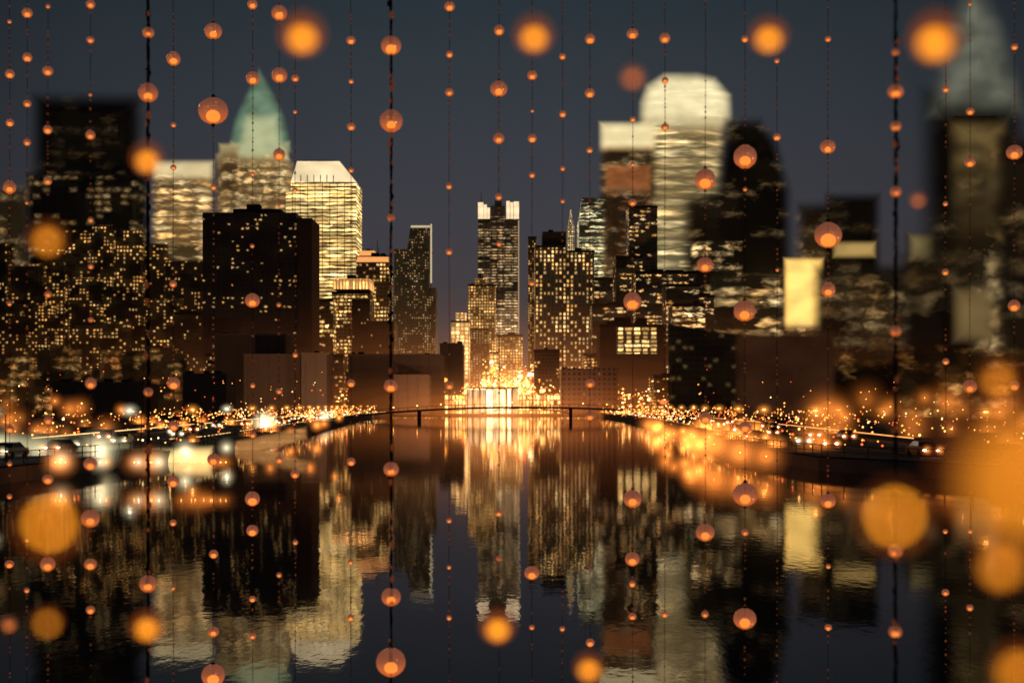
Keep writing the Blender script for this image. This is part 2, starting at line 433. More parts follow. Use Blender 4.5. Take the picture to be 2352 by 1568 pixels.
crownM=facade('corner_crown',d,7,20,0,.9,1.2,.12,1.1,base=(.5,.4,.3),seed=2,crown=(-50,-20,(1,.72,.42),1.15),cn=.3)
finM=emit('lit_fin',(1,.66,.34),.42)
m=MB(); a,b=X(1098,d),X(1192,d)
m.box(a,b,d,d+52,G,Z(505,d),0,3)
m.box(X(1104,d),X(1186,d),d+4,d+48,Z(505,d),Z(496,d),0,3)
for (q0,q1,yt) in ((1098,1110,465),(1111,1118,470),(1119,1125,477),(1180,1192,463),(1172,1179,465),(1163,1171,462)):
    m.box(X(q0,d),X(q1,d),d,d+6,Z(503,d)+.1,Z(yt,d),1,3)
m.box(X(1127,d),X(1160,d),d+10,d+30,Z(496,d),Z(470,d),3,3); m.box(X(1136,d),X(1152,d),d+12,d+26,Z(470,d)+.1,Z(458,d),3,3)
m.cyl(X(1145,d),d+18,Z(458,d),Z(432,d),1,.3,3)
m.cyl(X(1105,d),d+3,Z(470,d),Z(440,d),.6,.2,3)
m.box(X(1190,d),X(1192.5,d),d-.8,d-.05,Z(880,d),Z(506,d),2)
for q in range(7): m.box(X(1104+q*12.5,d),X(1105+q*12.5,d),d-.7,d-.05,G,Z(508,d),3)
m.obj('notched_crown_skyscraper',[fC,crownM,finM,roofM])
d=1500
fG1=facade('golden_facade',d,6,7,.9,.7,.5,.15,1.4,(1,.44,.10),(1,.64,.24),(.2,.14,.08),wob=.4,seed=21,clump=.7,low=(Z(720,d),1.6),spill=.05)
tower('hotel_tower',[(1075,1138,655,None,d,45,0),(1090,1120,640,655,d+5,25,0)],[fG1],2)
tower('department_store',[(1036,1078,738,None,d-30,40,0),(1046,1070,718,738,d-25,25,0)],[facade('store_facade',d,10,9,1.1,.8,.7,.15,2.0,(1,.45,.12),(1,.66,.28),(.3,.2,.1),wob=.4,seed=22,clump=.6,spill=.14)],1)
tower('grid_office_block',[(1080,1123,757,None,d-90,40,0)],[facade('grid_facade',d,6,5,.8,.6,.4,.15,.7,(1,.6,.25),yel,(.10,.07,.05),seed=23,low=(Z(860,d),1))],1)
tower('golden_office_block',[(1140,1200,770,None,d-60,40,0)],[facade('gold_facade',d,6,6.5,1.0,.7,.55,.16,1.3,(1,.42,.09),(1,.62,.22),(.3,.2,.1),seed=24,clump=.7,low=(Z(800,d),1.0),spill=.09)],1)
tower('theatre_block',[(1040,1070,790,None,d+60,30,0),(1125,1145,810,None,d-100,30,0),(1200,1222,850,None,d-100,30,0)],[facade('theatre_facade',d,8,8,1.1,.8,.6,.14,1.7,(1,.45,.11),(1,.68,.28),(.3,.2,.1),seed=25,clump=.6,spill=.1)],1)
d=1250
tower('crowned_office_block',[(818,893,590,None,d,40,0),(820,892,590,602,d-1,42,1),(826,860,576,589,d+8,20,1)],
 [facade('lit_block_facade',d,8,9,.75,.8,.45,.15,1.6,warm,yel,(.1,.07,.05),wob=.6,seed=31,low=(Z(760,d),1)),emit('orange_parapet',(1,.40,.12),1.0)],2)
tower('terraced_office_block',[(762,850,672,None,d-60,40,0),(765,848,640,664,d-60,40,1)],
 [facade('terrace_facade',d,9,8,.85,.8,.45,.15,1.9,warm,yel,(.12,.08,.05),wob=.8,seed=33),facade('terrace_crown',d,7,24,2,.7,.8,.15,1.8,(1,.4,.1),(1,.5,.16),(.2,.1,.05),seed=34,clump=0,spill=.2)],1)
tower('lit_midrise',[(712,765,690,None,d-80,40,0)],[facade('midrise_facade',d,11,10,.85,.85,.45,.16,2.1,warm,yel,(.1,.07,.05),wob=1.0,seed=35)],1)
tower('dark_midrise',[(808,850,690,None,d-120,35,0),(850,905,740,None,d-140,35,0)],[fDark(d,36)],1)
d=1000
m=MB(); m.box(X(465,d),X(680,d),d,d+45,G,Z(488,d),0,2); m.box(X(680,d)+.1,X(715,d),d+2,d+43,G,Z(500,d),1,2)
m.box(X(530,d),X(640,d),d+8,d+30,Z(488,d),Z(476,d),2); m.box(X(560,d),X(590,d),d+10,d+20,Z(476,d),Z(464,d),2)
m.obj('dark_office_tower',[facade('dark_block_facade',d,11,10,.15,.55,.32,.15,2.3,warm,yel,(.045,.04,.05),wob=.6,seed=41,spill=.004),plain('dark_brown_wall',(.09,.07,.06),.9,.2,.05),roofM])
d=1350
fW=facade('window_grid_facade',d,9,9.5,.62,.55,.6,.16,2.1,warm,(1,.66,.27),(.045,.045,.06),wob=.2,seed=51,clump=.6,low=(Z(840,d),1.0))
tower('residential_tower',[(1213,1232,545,None,d+200,30,1),(1229,1300,566,None,d,45,0),(1300,1365,578,None,d+1,42,0),(1246,1300,532,566,d+8,30,2)],[fW,fTiny(d,52),roofM],2)
d=1600
fGl=facade('blue_glass_facade',d,22,8,.9,1.1,.42,.16,1.6,(1,.74,.34),(.85,.83,.48),(.07,.085,.09),wob=1.8,seed=55,spill=.03)
m=MB(); m.box(X(1330,d),X(1445,d),d,d+50,G,Z(510,d),0,1); m.frus((X(1330,d),X(1445,d)),(X(1338,d),X(1392,d)),d,d+50,Z(510,d)+.1,Z(453,d),4,4,0,1)
m.obj('slanted_glass_tower',[fGl,roofM])
m=MB(); m.box(X(1302,d),X(1316,d),d-30,d-12,G,Z(525,d),0,1); m.frus((X(1303,d),X(1315,d)),(X(1308.5,d),X(1309.5,d)),d-29,d-13,Z(525,d),Z(488,d),8,7,0,0)
m.obj('spired_clock_tower',[facade('spire_facade',d,4,5,1.2,.7,.6,.1,1.1,pale,yel,(.3,.25,.18),seed=57,clump=.2),roofM])
for (x0,x1,yt,dd,n,w_) in ((1365,1420,640,1250,'a',.34),(1445,1510,475,1300,'b',.32),(1415,1475,590,1200,'c',.3),(1460,1600,625,1150,'d',.38),(1360,1440,700,1100,'e',.36),(1545,1640,680,1100,'f',.3)):
    tower('office_tower',[(x0,x1,yt,None,dd,40,0)],[facade('office_facade',dd,U(11,16),U(8,10),w_,.85,.4,.15,2.2,warm,(1,.68,.32),(.045,.045,.055),wob=1.3,seed=ord(n))],2)
d=950
tower('lit_window_office',[(1378,1530,748,None,d,35,1),(1416,1509,750,812,d-1,.9,0),(1395,1440,738,748,d+3,20,1)],[facade('bright_window_facade',d,19,9.5,1.6,.95,.62,.1,1.8,(1,.52,.14),(1,.68,.27),(.08,.06,.05),wob=.2,seed=61,clump=.1),plain('dark_brick',(.09,.07,.055),.9,.3,.08)],2)
tower('dark_terrace_office',[(1530,1606,655,None,1050,30,0),(1545,1620,700,None,1000,30,0)],[facade('wide_window_facade',1000,26,13,.5,.9,.45,.16,2.4,warm,(1,.72,.36),(.04,.035,.04),wob=1.6,seed=63)],1)
for i in range(44):
    side=-1 if i%2 else 1
    x=U(330,1020) if side<0 else U(1215,1600)
    if 905<x<1020: x-=150
    if side>0 and i%4==0: continue
    wpx=U(30,70); dd=U(850,1100); yt=U(800,875)
    tower('city_block',[(x,x+wpx,yt,None,dd,U(20,40),0)],[facade('block_facade',dd,U(6,11),U(7,9),U(.2,.5),.7,.45,.18,2.2,(1,.36,.07),(1,.58,.18),(.09,.065,.05),wob=.6,seed=100+i)],2)

def warehouse(name,parts,mats):
    m=MB()
    for (x0,x1,yt,d,dep,mi) in parts:
        a,b=X(x0,d),X(x1,d); z1=Z(yt,d)
        m.box(a,b,d,d+dep,G,z1,mi,2)
        m.box(a-.2,b+.2,d-.2,d+.1,z1-.5,z1+.5,mi)
        m.box(a-.1,b+.1,d-.12,d-.01,z1*.55,z1*.55+.3,mi)
        for q in range(int((b-a)/5)): m.box(a+2+q*5,a+2.25+q*5,d-.22,d-.02,G,z1-.6,mi)
        for c in range(3):
            cx=U(a,b-3); m.box(cx,cx+U(1.5,3),d+4,d+8,z1,z1+U(.8,2),2)
    return m.obj(name,mats+[roofM])
warehouse('warehouse',[(492,655,768,720,30,0),(560,690,815,690,30,0),(692,750,812,685,25,1)],[brownwall,tanwall])
warehouse('warehouse',[(800,1015,815,740,30,0),(905,985,862,715,30,1)],[brownwall,tanwall])
warehouse('warehouse',[(1010,1062,790,830,30,0)],[brownwall,tanwall])
warehouse('brick_depot',[(1290,1420,848,720,25,0)],[facade('depot_facade',640,13,13,.05,.6,.5,.1,.5,warm,yel,(.17,.09,.06),seed=71),brownwall])
warehouse('quay_shed',[(120,330,880,520,20,1),(420,520,860,600,20,0)],[concrete,brownwall])

# ------------------------------------------------------------- hazy outer towers (edges fade to transparent, imitating lens blur)
def offset(poly,dist):
    n=len(poly); out=[]
    for i in range(n):
        p0=Vector(poly[i-1]);p1=Vector(poly[i]);p2=Vector(poly[(i+1)%n])
        e1=(p1-p0).normalized();e2=(p2-p1).normalized()
        n1=Vector((e1.y,-e1.x));n2=Vector((e2.y,-e2.x))
        b=(n1+n2); 
        if b.length<1e-4: b=n1
        b.normalize(); k=dist/max(.35,b.dot(n1))
        out.append(p1+b*k)
    return out
def hazy(m,outline,d,blur,mi,depth=None):
    k=d/F
    poly=[(X(x,d),(Z(y,d) if y is not None else -blur*k)) for x,y in outline]
    area=sum(poly[i-1][0]*poly[i][1]-poly[i][0]*poly[i-1][1] for i in range(len(poly)))
    if area<0: poly=poly[::-1]
    wd=max(p[0] for p in poly)-min(p[0] for p in poly)
    bl=min(blur*k,wd*.85); o=offset(poly,bl*.5); inn=offset(poly,-bl*.5)
    T_=depth or wd*.25
    n=len(poly); b=len(m.v)
    x0=min(p[0] for p in poly)
    for P,y,a in ((o,d,0.0),(inn,d-T_/2,1.0),(inn,d+T_/2,1.0)):
        for q in P: m.v.append((q[0],y,q[1])); m.at.append(a)
    uv=lambda i:(m.v[i][0]-x0,m.v[i][2])
    fr=[b+n+i for i in range(n)]; m.face(fr,mi,[uv(i) for i in fr])
    bk=[b+2*n+i for i in range(n)][::-1]; m.face(bk,mi,[uv(i) for i in bk])
    for i in range(n):
        j=(i+1)%n
        f=[b+i,b+j,b+n+j,b+n+i]; m.face(f,mi,[uv(q) for q in f])
        f=[b+i,b+j,b+2*n+j,b+2*n+i]; m.face(f,mi,[uv(q) for q in f])
def hz(name,shapes,mats,d):
    m=MB()
    for q,(outl,bl,mi,dd) in enumerate(shapes): hazy(m,outl,d+dd,bl,mi)
    m.obj(name,mats,attrs={'edge':m.at})
def rect(x0,x1,y): return [(x0,None),(x1,None),(x1,y),(x0,y)]
def soft(name,d,cw,ch,lit,st,base,seed,crown=None,ca=(1,.54,.17),cb=(1,.70,.32),clump=1.0,cn=.1,spill=.06,wob=1.3):
    return facade(name,d,cw,ch,lit,.6,.38,.40,st,ca,cb,base,wob=wob,seed=seed,crown=crown,alpha=True,clump=clump,cn=cn,spill=spill)
d=1500
hz('dark_skyscraper',[(rect(90,312,232),60,0,0)],[soft('hazy_dark',d,40,26,.35,.06,(.02,.02,.024),201)],d)
hz('dark_skyscraper',[(rect(70,330,405),36,0,0)],[soft('hazy_dark',d-40,20,15,.4,.6,(.02,.02,.024),202,spill=.01,wob=.6)],d-40)
hz('lit_slab_tower',[(rect(-60,62,440),50,0,0)],[soft('hazy_warm',d,30,26,.8,.35,(.10,.08,.06),203,clump=.4)],d+60)
d=1600
hz('cream_office_tower',[(rect(358,482,378),30,0,0)],[soft('hazy_cream',d,50,17,1.3,1.3,(.12,.09,.05),204,crown=(Z(425,d),Z(395,d),(1,.80,.42),.72),clump=.6)],d)
d=1650
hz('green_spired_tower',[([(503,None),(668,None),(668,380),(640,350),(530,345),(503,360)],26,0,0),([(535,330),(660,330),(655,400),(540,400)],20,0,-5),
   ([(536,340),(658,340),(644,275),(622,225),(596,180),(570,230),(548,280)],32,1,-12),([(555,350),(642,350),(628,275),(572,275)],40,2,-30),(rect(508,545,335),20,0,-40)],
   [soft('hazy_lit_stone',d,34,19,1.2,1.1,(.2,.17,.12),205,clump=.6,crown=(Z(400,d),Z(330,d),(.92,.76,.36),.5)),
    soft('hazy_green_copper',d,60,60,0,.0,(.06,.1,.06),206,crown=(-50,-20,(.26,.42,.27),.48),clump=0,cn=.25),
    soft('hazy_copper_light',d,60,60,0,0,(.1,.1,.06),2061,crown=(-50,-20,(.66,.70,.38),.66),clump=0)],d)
d=1600
hz('cream_crown_tower',[([(1382,None),(1500,None),(1500,290),(1386,290)],30,0,0),(rect(1395,1490,392)[0:2]+[(1490,385),(1395,385)],22,1,-20)],
   [soft('hazy_cream',d,60,26,.8,.35,(.08,.06,.05),207,crown=(Z(356,d),Z(328,d),(1,.82,.44),.92),clump=.4),
    soft('hazy_orange',d,30,16,.9,.4,(.12,.06,.03),208,crown=(Z(462,d),Z(430,d),(1,.33,.10),.26),ca=(1,.4,.14),clump=.5,cn=.3)],d)
d=1750
hz('rounded_crown_skyscraper',[([(1486,None),(1650,None),(1652,300),(1666,270),(1664,225),(1635,192),(1600,184),(1530,184),(1496,205),(1484,240),(1482,300)],44,0,0)],
   [soft('hazy_pale_bands',d,110,23,1.5,1.4,(.12,.09,.04),209,crown=(Z(325,d),Z(250,d),(1,.85,.48),.86),ca=(1,.68,.27),cb=(1,.78,.38),clump=.15,spill=.085)],d)
d=1300
hz('dark_skyscraper',[([(1580,None),(1812,None),(1805,440),(1775,330),(1740,285),(1675,285),(1655,440),(1582,465)],48,0,0)],[soft('hazy_dark',d,40,22,.4,.35,(.018,.015,.014),210,spill=.03)],d)
hz('dark_office_tower',[(rect(1640,1790,640),30,0,0)],[soft('hazy_dark',d-150,60,24,.6,1.9,(.02,.017,.017),211,spill=.01)],d-150)
hz('dark_office_tower',[(rect(1590,1700,560),16,0,0)],[soft('hazy_dark',d-100,26,16,.45,1.5,(.02,.017,.017),2112,spill=.01)],d-50)
d=1200
hz('lit_panel_building',[(rect(1808,1884,600),24,0,0)],[soft('hazy_yellow_panel',d,26,14,3,.6,(.4,.25,.08),212,crown=(Z(760,d),Z(735,d),(1,.62,.16),1.2),clump=0,cn=.2)],d)
hz('brown_tower',[(rect(1842,1925,478),50,0,60)],[soft('hazy_brown',d,40,30,.6,.3,(.10,.07,.045),213)],d)
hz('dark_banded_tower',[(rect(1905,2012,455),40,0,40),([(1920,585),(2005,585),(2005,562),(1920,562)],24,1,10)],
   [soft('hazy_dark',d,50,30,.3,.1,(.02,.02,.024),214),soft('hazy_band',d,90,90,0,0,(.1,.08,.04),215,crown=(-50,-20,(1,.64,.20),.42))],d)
hz('brown_tower',[(rect(1880,2080,620),50,0,-40)],[soft('hazy_brown',d,50,34,.6,.3,(.05,.035,.028),216)],d)
hz('slim_tower',[(rect(2092,2145,550),46,0,0),([(2098,592),(2140,592),(2140,548),(2098,548)],42,1,-10)],[soft('hazy_brown',d,60,40,.6,.15,(.06,.045,.035),217),soft('hazy_tan',d,60,40,0,.1,(.06,.05,.03),218,crown=(-50,-20,(.9,.68,.28),.2))],d)
d=1000
hz('pyramid_roof_skyscraper',[(rect(2140,2325,228),90,0,0),([(2172,235),(2318,235),(2268,60),(2240,0),(2212,60)],100,1,-6),([(2205,None),(2290,None),(2290,300),(2205,300)],88,2,-40)],
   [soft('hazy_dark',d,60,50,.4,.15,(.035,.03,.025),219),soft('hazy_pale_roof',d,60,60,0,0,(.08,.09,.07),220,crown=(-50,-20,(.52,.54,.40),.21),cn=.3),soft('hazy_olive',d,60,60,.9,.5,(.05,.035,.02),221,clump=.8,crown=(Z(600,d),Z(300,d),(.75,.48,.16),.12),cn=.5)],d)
hz('brown_tower',[(rect(2085,2240,600),70,0,-120),([(2205,770),(2268,770),(2268,675),(2205,675)],62,1,-190)],[soft('hazy_dark',d,70,50,.4,.2,(.04,.03,.024),222),soft('hazy_tan',d,60,40,0,.1,(.06,.04,.03),223,crown=(-50,-20,(.9,.58,.22),.18))],d)
hz('edge_tower',[(rect(2312,2480,330),70,0,-150)],[soft('hazy_dark',d,60,45,.4,.25,(.025,.02,.02),224)],d)
for (x0,x1,yt,dd,sd,kind) in ((95,160,575,1350,1,'t'),(150,215,530,1300,2,'t'),(205,262,520,1250,3,'t'),(262,330,530,1300,4,'t'),
    (325,385,560,1350,5,'t'),(380,470,600,1200,6,'d'),(20,100,610,1200,7,'t'),(-60,30,560,1250,8,'d'),(160,235,640,1100,9,'t'),(255,330,670,1050,10,'d'),(330,420,690,1100,11,'t'),(60,130,700,1050,12,'t'),(-40,60,720,1000,13,'d'),(230,300,740,990,14,'t'),(400,470,720,1040,15,'t')):
    if x0<390: hz('apartment_tower',[(rect(x0,x1,yt),16 if x0<120 else 9,0,0)],[facade('apartment_facade',dd,U(6.5,9),U(7,9),.34 if kind=='t' else .14,.46,.46,.2,2.3,(1,.40,.08),(1,.60,.2),(.035,.028,.03),wob=.5,seed=sd+.3,alpha=True,spill=.012,clump=1.05)],dd)
    else: tower('apartment_tower',[(x0,x1,yt,None,dd,35,0)],[facade('apartment_facade',dd,7,8,.25,.5,.5,.2,2.2,(1,.40,.08),(1,.60,.2),(.04,.03,.035),wob=.5,seed=sd+.3)],2)
d=640
hz('brick_depot',[([(1536,None),(1700,None),(1700,770),(1536,745)],10,0,0),(rect(1695,1912,768),26,1,-80)],[soft('depot_wall',d,14,14,.12,.4,(.12,.07,.05),231,clump=.6,wob=.3,crown=None),soft('depot_wall',d,60,60,.0,.0,(.15,.085,.055),232,crown=(-50,-20,(1,.36,.15),.022),cn=.4)],d)
for i in range(15):
    x=U(1880,2380); dd=U(420,900)
    hz('hazy_city_block',[(rect(x,x+U(60,140),U(800,885)),44,0,0)],[soft('hazy_block',dd,40,30,.5,.6,(.05,.03,.022),240+i,ca=(1,.33,.06),cb=(1,.5,.14),spill=.04)],dd)
for i in range(10):
    x=U(-60,330); dd=U(600,900)
    hz('hazy_city_block',[(rect(x,x+U(60,120),U(800,880)),20,0,0)],[soft('hazy_block',dd,24,18,.4,.9,(.05,.035,.03),260+i,ca=(1,.36,.08),cb=(1,.55,.16),spill=.03)],dd)

# ------------------------------------------------------------- quay pavilion and glowing lights
d=150
hz('ferry_pavilion',[([(-80,1088),(290,1080),(290,1018),(-80,1006)],40,0,0)],[soft('pavilion_glass',d,64,44,1.2,2.0,(.1,.1,.08),301,crown=(-5,-3,(.84,.78,.42),1.1),ca=(.95,.90,.55),cb=(1,.82,.42),clump=1,cn=.9)],d)
hz('quay_kiosk',[([(300,1092),(480,1070),(480,1034),(300,1044)],30,0,0)],[soft('kiosk_glass',d,40,30,1.3,2.2,(.1,.08,.05),302,crown=(-5,-3,(1,.72,.28),.7),ca=(1,.82,.45),cb=(1,.75,.35),clump=.8,cn=.8)],d)
hz('quay_kiosk',[([(480,1066),(700,1005),(700,985),(480,1030)],18,0,0)],[soft('kiosk_glass',d,26,16,1.3,2.0,(.1,.06,.03),303,crown=(-5,-3,(1,.45,.14),.3),ca=(1,.6,.2),cb=(1,.8,.4),clump=.9,cn=.9)],190)

def glows(name,items,col,coreM):
    """light points with blurred glow added as self-lit shells: (x,y,dist,radius,brightness)"""
    m=MB(); mats=[coreM]
    for i,(x,y,d,r,br) in enumerate(items):
        k=d/F; c=(X(x,d),d,max(Z(y,d),G+.3)); rr=r*k
        nested(m,mats,name+'_halo',col,br,c,rr,rr,rr); m.temp(ICO1,c,.05,.05,.05,0)
    return m.obj(name,mats,smooth=True)
wht=[(228,1035,130,56,1.5),(230,1116,112,34,.8),(365,1112,112,36,.9),(318,1124,112,30,.6),(425,1052,140,34,1.2),(608,972,300,36,3.2),(140,1080,118,40,.5),(745,960,420,26,1.4),(0,1045,140,70,.6),(520,1030,150,26,.9),(90,1040,135,60,.6)]
glows('quay_light_glows',wht,(1,.84,.48),lampW)
og=[]
for i in range(34):
    x=U(1480,1790); d=U(135,330); og.append((x,U(975,1020)+ (x-1480)*.30*U(.3,1),d,U(16,34),U(.7,2.2)))
for i in range(24):
    x=U(1820,2350); og.append((x,U(910,1060),U(140,300),U(34,70),U(.2,.6)))
for i in range(26):
    x=U(300,780); og.append((x,1050-(x-300)*.17+U(-30,14),U(150,400),U(12,26),U(.8,2.0)))
for i in range(18):
    og.append((U(0,300),U(920,1010),U(180,380),U(20,40),U(.25,.7)))
for i in range(16):
    og.append((U(0,560),U(1095,1125),112,U(24,48),U(.3,.8)))  # self-lit spheres added for the warm reflected glow along the waterline
og+=[(1640,1020,150,72,1.5),(1700,1085,135,66,1.3),(1600,1040,160,54,1.1),(1760,1110,125,60,.9)]
glows('quay_light_glows',og,(1,.27,.04),lampO)

# ------------------------------------------------------------- mass of distant street and window lights
m=MB(); cols=[emit('light_a',(1,.33,.05),3.0),emit('light_b',(1,.5,.14),4.0),emit('light_c',(1,.72,.35),5.0),emit('light_d',(1,.12,.03),2.4)]
for i in range(3300):
    x=random.gauss(1150,215); 
    if not 740<x<1700: continue
    d=U(792,1250); y=random.gauss(914,16)
    if abs(x-1165)<60: y-=abs(random.gauss(0,28))
    r=U(.25,.85)*d/1000*(2.2 if R()<.10 else 1)
    m.temp(ICO1,(X(x,d),d,max(G+.4,Z(y,d))),r*U(.8,1.6),r,r*U(.7,1.0),random.choices((0,1,2,3),(6,4,1.2,3))[0])
for pts,s in ((Lb[1:],-1),(Rb[1:],1)):
    for i in range(1000):
        t=R()**.8; x,y=along(pts,t); x+=s*U(.5,5+90*R()); y+=U(-5,5)
        r=U(.05,.17)*(.5+y/400); m.temp(ICO1,(x,max(y,108),G+U(.2,1.0)+abs(random.gauss(0,1.5))),r,r,r,random.choices((0,1,2,3),(6,3,1,3))[0])
for i in range(420):
    side=U(0,760) if R()<.6 else U(1600,2352)
    d=U(500,1000); r=U(.2,.5)*d/1000
    m.temp(ICO1,(X(side,d),d,max(G+.4,Z(random.gauss(905,24),d))),r,r,r,random.choices((0,1,2,3),(5,3,1,3))[0])
m.obj('distant_street_lights',cols)

m=MB(); d=800
m.box(X(1072,d),X(1190,d),d,d+14,G,Z(892,d),0,1); m.box(X(925,d),X(1070,d),d+4,d+16,G,Z(906,d),2,1); m.box(X(1192,d),X(1300,d),d+4,d+16,G,Z(906,d),2,1)
m.box(X(1070,d),X(1192,d),d-2,d+16,Z(892,d)+.05,Z(889,d),1)
m.box(X(840,d),X(923,d),d+6,d+16,G,Z(914,d),2,1); m.box(X(1302,d),X(1350,d),d+6,d+16,G,Z(914,d),2,1)
m.obj('ferry_terminal',[facade('terminal_glass',d,15,60,3,1.0,1.5,.07,2.0,(1,.62,.24),(1,.78,.42),(.3,.2,.1),seed=401,clump=0),roofM,
   facade('terminal_wing',d,8,12,1.3,.9,.8,.12,2.4,(1,.36,.08),(1,.58,.20),(.3,.2,.1),seed=402,clump=.6)])

def glow_volume(c,s,col,br):  # self-lit volumes added as bloom over the city centre
    m=MB(); mats=[]; nested(m,mats,'city_glow_volume_mat',col,br,c,*s); m.obj('city_glow_volume',mats,smooth=True)
glow_volume((X(1150,1150),1150,14),(75,110,80),(1,.34,.07),.22)
glow_volume((X(1140,780),780,5),(46,18,14),(1,.38,.09),.6)
glow_volume((X(1165,700),700,4),(140,40,22),(1,.26,.045),.42)
glow_volume((X(1165,1050),1050,10),(300,150,85),(1,.29,.07),.22)
glow_volume((X(1176,900),900,6),(540,120,75),(1,.28,.08),.11)

def lamp(x,y,z,e,yaw=0,c=(1,.52,.26)):
    l=bpy.data.lights.new('wall_fill_spot','SPOT'); l.energy=e; l.color=c; l.shadow_soft_size=.5; l.spot_size=math.radians(160); l.spot_blend=.6  # unseen spots added to warm the walls, aimed away from the water
    o=bpy.data.objects.new('wall_fill_spot',l); o.location=(x,y,z); o.rotation_euler=(math.radians(90),0,math.radians(yaw)); scene.collection.objects.link(o)
for x,y,z,e in ((-90,630,10,13000),(-130,640,10,12000),(-60,660,10,10000),(-20,690,12,12000),(20,690,12,12000),(40,680,12,9000),(90,510,10,1800),(125,500,10,1500),(-30,960,14,40000),(10,1200,20,120000),(-200,900,14,20000),(200,900,14,20000)):
    lamp(x,y,z,e)

# ------------------------------------------------------------- strings of glass beads
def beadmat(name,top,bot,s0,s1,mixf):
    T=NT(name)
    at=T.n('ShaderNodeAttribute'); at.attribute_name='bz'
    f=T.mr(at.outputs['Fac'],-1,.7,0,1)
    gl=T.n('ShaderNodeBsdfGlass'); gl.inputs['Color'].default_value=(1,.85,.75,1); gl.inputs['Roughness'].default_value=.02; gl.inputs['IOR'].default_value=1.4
    em=T.n('ShaderNodeEmission'); T.put(em.inputs[0],T.mix(f,bot,top)); T.put(em.inputs[1],T.mr(f,0,1,s0,s1))  # bead glow painted as emission, brighter towards the bottom
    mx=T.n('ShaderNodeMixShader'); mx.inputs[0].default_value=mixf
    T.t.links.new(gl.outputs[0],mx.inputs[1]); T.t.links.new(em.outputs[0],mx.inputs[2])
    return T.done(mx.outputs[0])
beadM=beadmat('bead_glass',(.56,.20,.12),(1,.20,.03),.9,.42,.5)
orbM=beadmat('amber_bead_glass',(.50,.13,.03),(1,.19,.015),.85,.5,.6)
coreM=emit('bead_glow_core',(1,.30,.04),2.0)  # emissive cores added inside the beads for a bright centre
core2=emit('amber_bead_glow_core',(1,.40,.02),6.0)
core3=emit('bright_bead_glow_core',(1,.40,.015),34.0)
dropM=NT('tiny_drop'); 
dropM=dropM.done(principled(dropM,(.12,.035,.02),.15,(1,.22,.08),.10))
threadM=plain('thread',(.06,.035,.028),.6,.4,60)
capM=plain('bead_cap',(.06,.03,.02),.4,.2,20,metal=.5)
TOP=9.0
def string(px,beads,d,thick=.8,tiny=1.0,zlo=1650,wander=.6,orb=0):
    k=d/F; m=MB(); at=[]
    def pad():
        while len(at)<len(m.v): at.append(0.0)
    x0=X(px,d); y0=d
    zb=Z(zlo,d)
    n=60; ph=R()*6
    wx=lambda z: x0+math.sin(z*5+ph)*k*wander
    if thick>2:
        N=340
        for s in (0,math.pi,2.1):
            pts=[];rs=[]
            for i in range(N+1):
                z=TOP+(zb-TOP)*i/N; a=z/(k*15)+s
                pts.append((wx(z)+math.cos(a)*k*thick*.55,y0+math.sin(a)*k*thick*.55,z)); rs.append(k*thick*U(.3,.8))
            m.tube(pts,rs,1,5)
        for i in range(60):
            z=U(Z(0,d),zb); rr=k*U(2,6); m.temp(ICO1,(wx(z)+U(-1,1)*k*4,y0-k*3,z),rr,rr,rr*U(1,2),3 if R()<.5 else 1)
    else:
        m.tube([(wx(TOP+(zb-TOP)*i/n),y0,TOP+(zb-TOP)*i/n) for i in range(n+1)],k*thick,1,4)
    z=TOP-.05
    while z>zb and tiny>0:
        z-=k*(U(6,16) if R()<.75 else U(20,60))/tiny; rr=k*U(1.1,2.9)
        m.temp(ICO1,(wx(z),y0,z),rr,rr,rr*U(1,1.5),3)
    for (py,r) in beads:
        zc=Z(py,d); rr=r*k; xx=wx(zc)
        pad(); b=len(m.v)
        m.temp(SPH,(xx,y0,zc),rr*U(.94,1.06),rr,rr*U(.93,1.04),0)
        sx=U(.0,.25)
        for i in range(b,len(m.v)):
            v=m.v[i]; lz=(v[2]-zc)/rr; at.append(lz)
            if abs(lz)>.8: m.v[i]=(xx+(v[0]-xx)*.9,y0+(v[1]-y0)*.9,zc+lz*rr*(1+sx*(abs(lz)-.8)))
        q=(U(.3,.42),.40,.20)[orb]
        m.temp(ICO3,(xx,y0,zc-rr*(.28 if orb<2 else .05)),rr*q,rr*q,rr*q*.85,2)
        m.cyl(xx,y0,zc+rr*.93,zc+rr*1.18,rr*.22,rr*.1,4,8)
        m.cyl(xx,y0,zc-rr*1.15,zc-rr*.93,rr*.08,rr*.18,4,8)
    pad()
    return m.obj('bead_string',[orbM if orb else beadM,threadM,(coreM,core2,core3)[orb],dropM,capM],smooth=True,attrs={'bz':at})
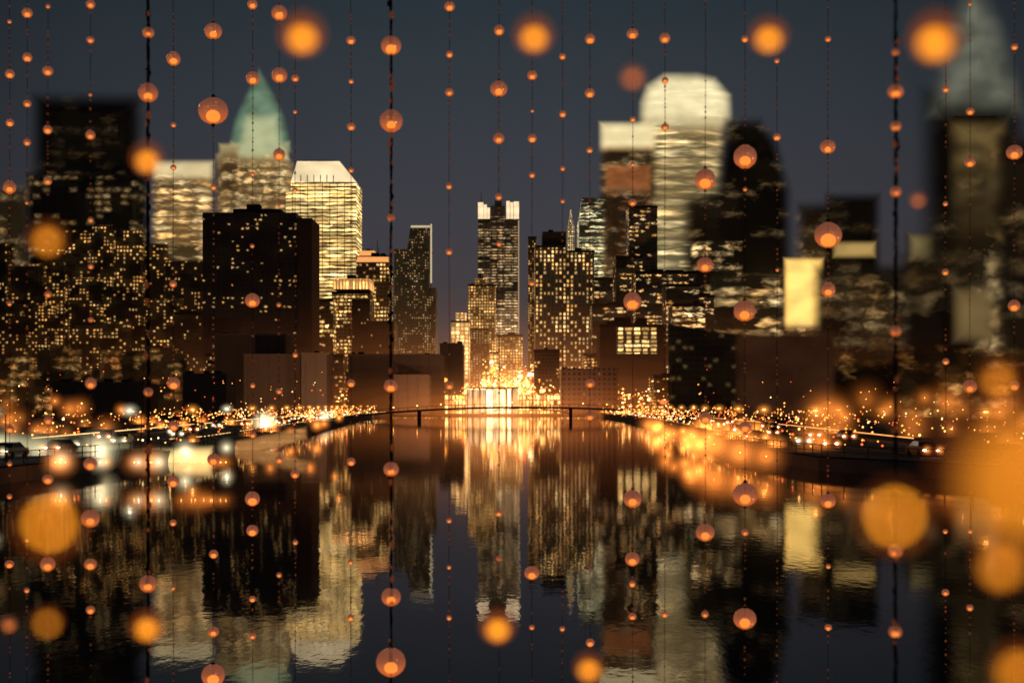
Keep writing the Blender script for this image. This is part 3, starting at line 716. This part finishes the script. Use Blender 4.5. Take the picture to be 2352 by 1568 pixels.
S={22:[(50,5),(170,11),(282,9),(430,15),(698,5),(985,9),(1065,6),(1140,6),(1295,10)],
62:[(30,12),(132,11),(238,9),(327,8),(466,4),(1240,5),(1355,6)],
110:[(15,5),(163,12),(298,10),(416,9),(676,8),(965,10),(1100,12),(1295,17)],
208:[(10,10),(92,8),(218,4),(310,11),(505,6),(612,6),(734,6),(880,13),(1065,15),(1190,20),(1295,14),(1400,10)],
398:[(135,16),(287,6),(385,7),(652,8),(880,15),(978,12),(1105,14),(1200,8),(1350,5)],
490:[(72,19),(255,32),(430,7),(1055,14),(1272,10),(1450,12),(1550,26)],
580:[(10,12),(180,15),(400,5),(565,5),(690,17),(885,6),(998,8),(1145,17),(1218,14),(1375,8),(1460,8)],
641:[(30,17),(173,17),(355,14),(470,5),(700,5),(898,7),(1055,9),(1320,6)],
678:[(180,9),(257,5),(436,5),(815,6),(1088,11),(1245,6)],
806:[(93,10),(187,6),(291,10),(391,6),(880,10),(1060,10),(1290,7),(1418,8)],
1032:[(15,12),(125,8),(212,9),(428,7),(578,8),(885,10),(1195,6),(1302,5),(1418,6)],
1146:[(70,12),(204,19),(318,12),(452,8),(560,6),(1178,8),(1282,6)],
1222:[(173,12),(255,4),(318,10),(402,7),(650,7),(1315,17),(1440,6)],
1292:[(130,8),(262,8),(387,6),(462,5),(1443,6)],
1355:[(90,12),(214,12),(345,7),(880,11),(955,11),(1475,10)],
1453:[(78,13),(274,7),(377,6),(465,9),(692,21),(1145,20),(1283,17),(1340,8),(1415,9)],
1527:[(88,12),(185,8),(292,9),(1410,8)],
1620:[(412,25),(608,18),(960,14),(1222,21),(1410,8)],
1711:[(90,8),(360,26),(435,5),(714,25),(980,14),(997,5),(1135,28),(1222,8),(1420,25)],
1785:[(140,6),(315,9),(620,4)],
1902:[(90,7),(337,17),(540,31),(665,17),(1150,18),(1300,6),(1440,8)],
2172:[(205,8),(468,6),(625,8),(830,8),(1220,6),(1360,8)],
2228:[(10,4),(256,9),(373,12),(887,16),(1220,5),(1395,8)],
2330:[(108,8),(350,18),(702,14),(885,12)]}
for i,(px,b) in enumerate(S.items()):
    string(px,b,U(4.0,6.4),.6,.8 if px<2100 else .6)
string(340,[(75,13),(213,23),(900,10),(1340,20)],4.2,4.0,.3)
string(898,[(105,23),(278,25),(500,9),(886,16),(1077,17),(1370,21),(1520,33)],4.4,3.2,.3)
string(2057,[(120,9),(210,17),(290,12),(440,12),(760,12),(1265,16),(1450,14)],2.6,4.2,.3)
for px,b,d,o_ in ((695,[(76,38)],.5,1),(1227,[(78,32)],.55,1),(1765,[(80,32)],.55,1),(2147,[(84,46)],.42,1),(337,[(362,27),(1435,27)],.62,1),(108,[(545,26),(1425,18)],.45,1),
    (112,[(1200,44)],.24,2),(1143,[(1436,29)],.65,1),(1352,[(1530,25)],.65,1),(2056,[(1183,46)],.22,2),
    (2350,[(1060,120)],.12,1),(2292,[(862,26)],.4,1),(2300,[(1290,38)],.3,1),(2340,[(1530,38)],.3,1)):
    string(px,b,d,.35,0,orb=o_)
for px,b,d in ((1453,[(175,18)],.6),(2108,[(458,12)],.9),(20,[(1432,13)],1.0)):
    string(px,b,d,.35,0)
wood=plain('pergola_timber',(.12,.07,.04),.8,.4,3)
m=MB()
for x in (-4.2,4.2):
    for y in (-2,7): m.box(x-.1,x+.1,y-.1,y+.1,-1,TOP+.02,0)
    m.box(x-.08,x+.08,-2.3,7.3,TOP+.02,TOP+.22,0)
for i in range(32): m.box(-4.5,4.5,-2+i*.29,-1.94+i*.29,TOP+.23,TOP+.33,0)
for i in range(60): m.box(-4.4+i*.149,-4.385+i*.149,-2.2,7.2,TOP+.0,TOP+.018,0)
m.obj('timber_pergola',[wood])

# ------------------------------------------------------------- camera
c=bpy.data.cameras.new('camera'); co=bpy.data.objects.new('camera',c); scene.collection.objects.link(co)
co.location=(0,0,CAMH); co.rotation_euler=(math.radians(90),0,0)
c.lens=50; c.sensor_width=36; c.shift_y=.062; c.clip_start=.02; c.clip_end=20000
c.dof.use_dof=True; c.dof.focus_distance=14; c.dof.aperture_fstop=5.0
scene.camera=co
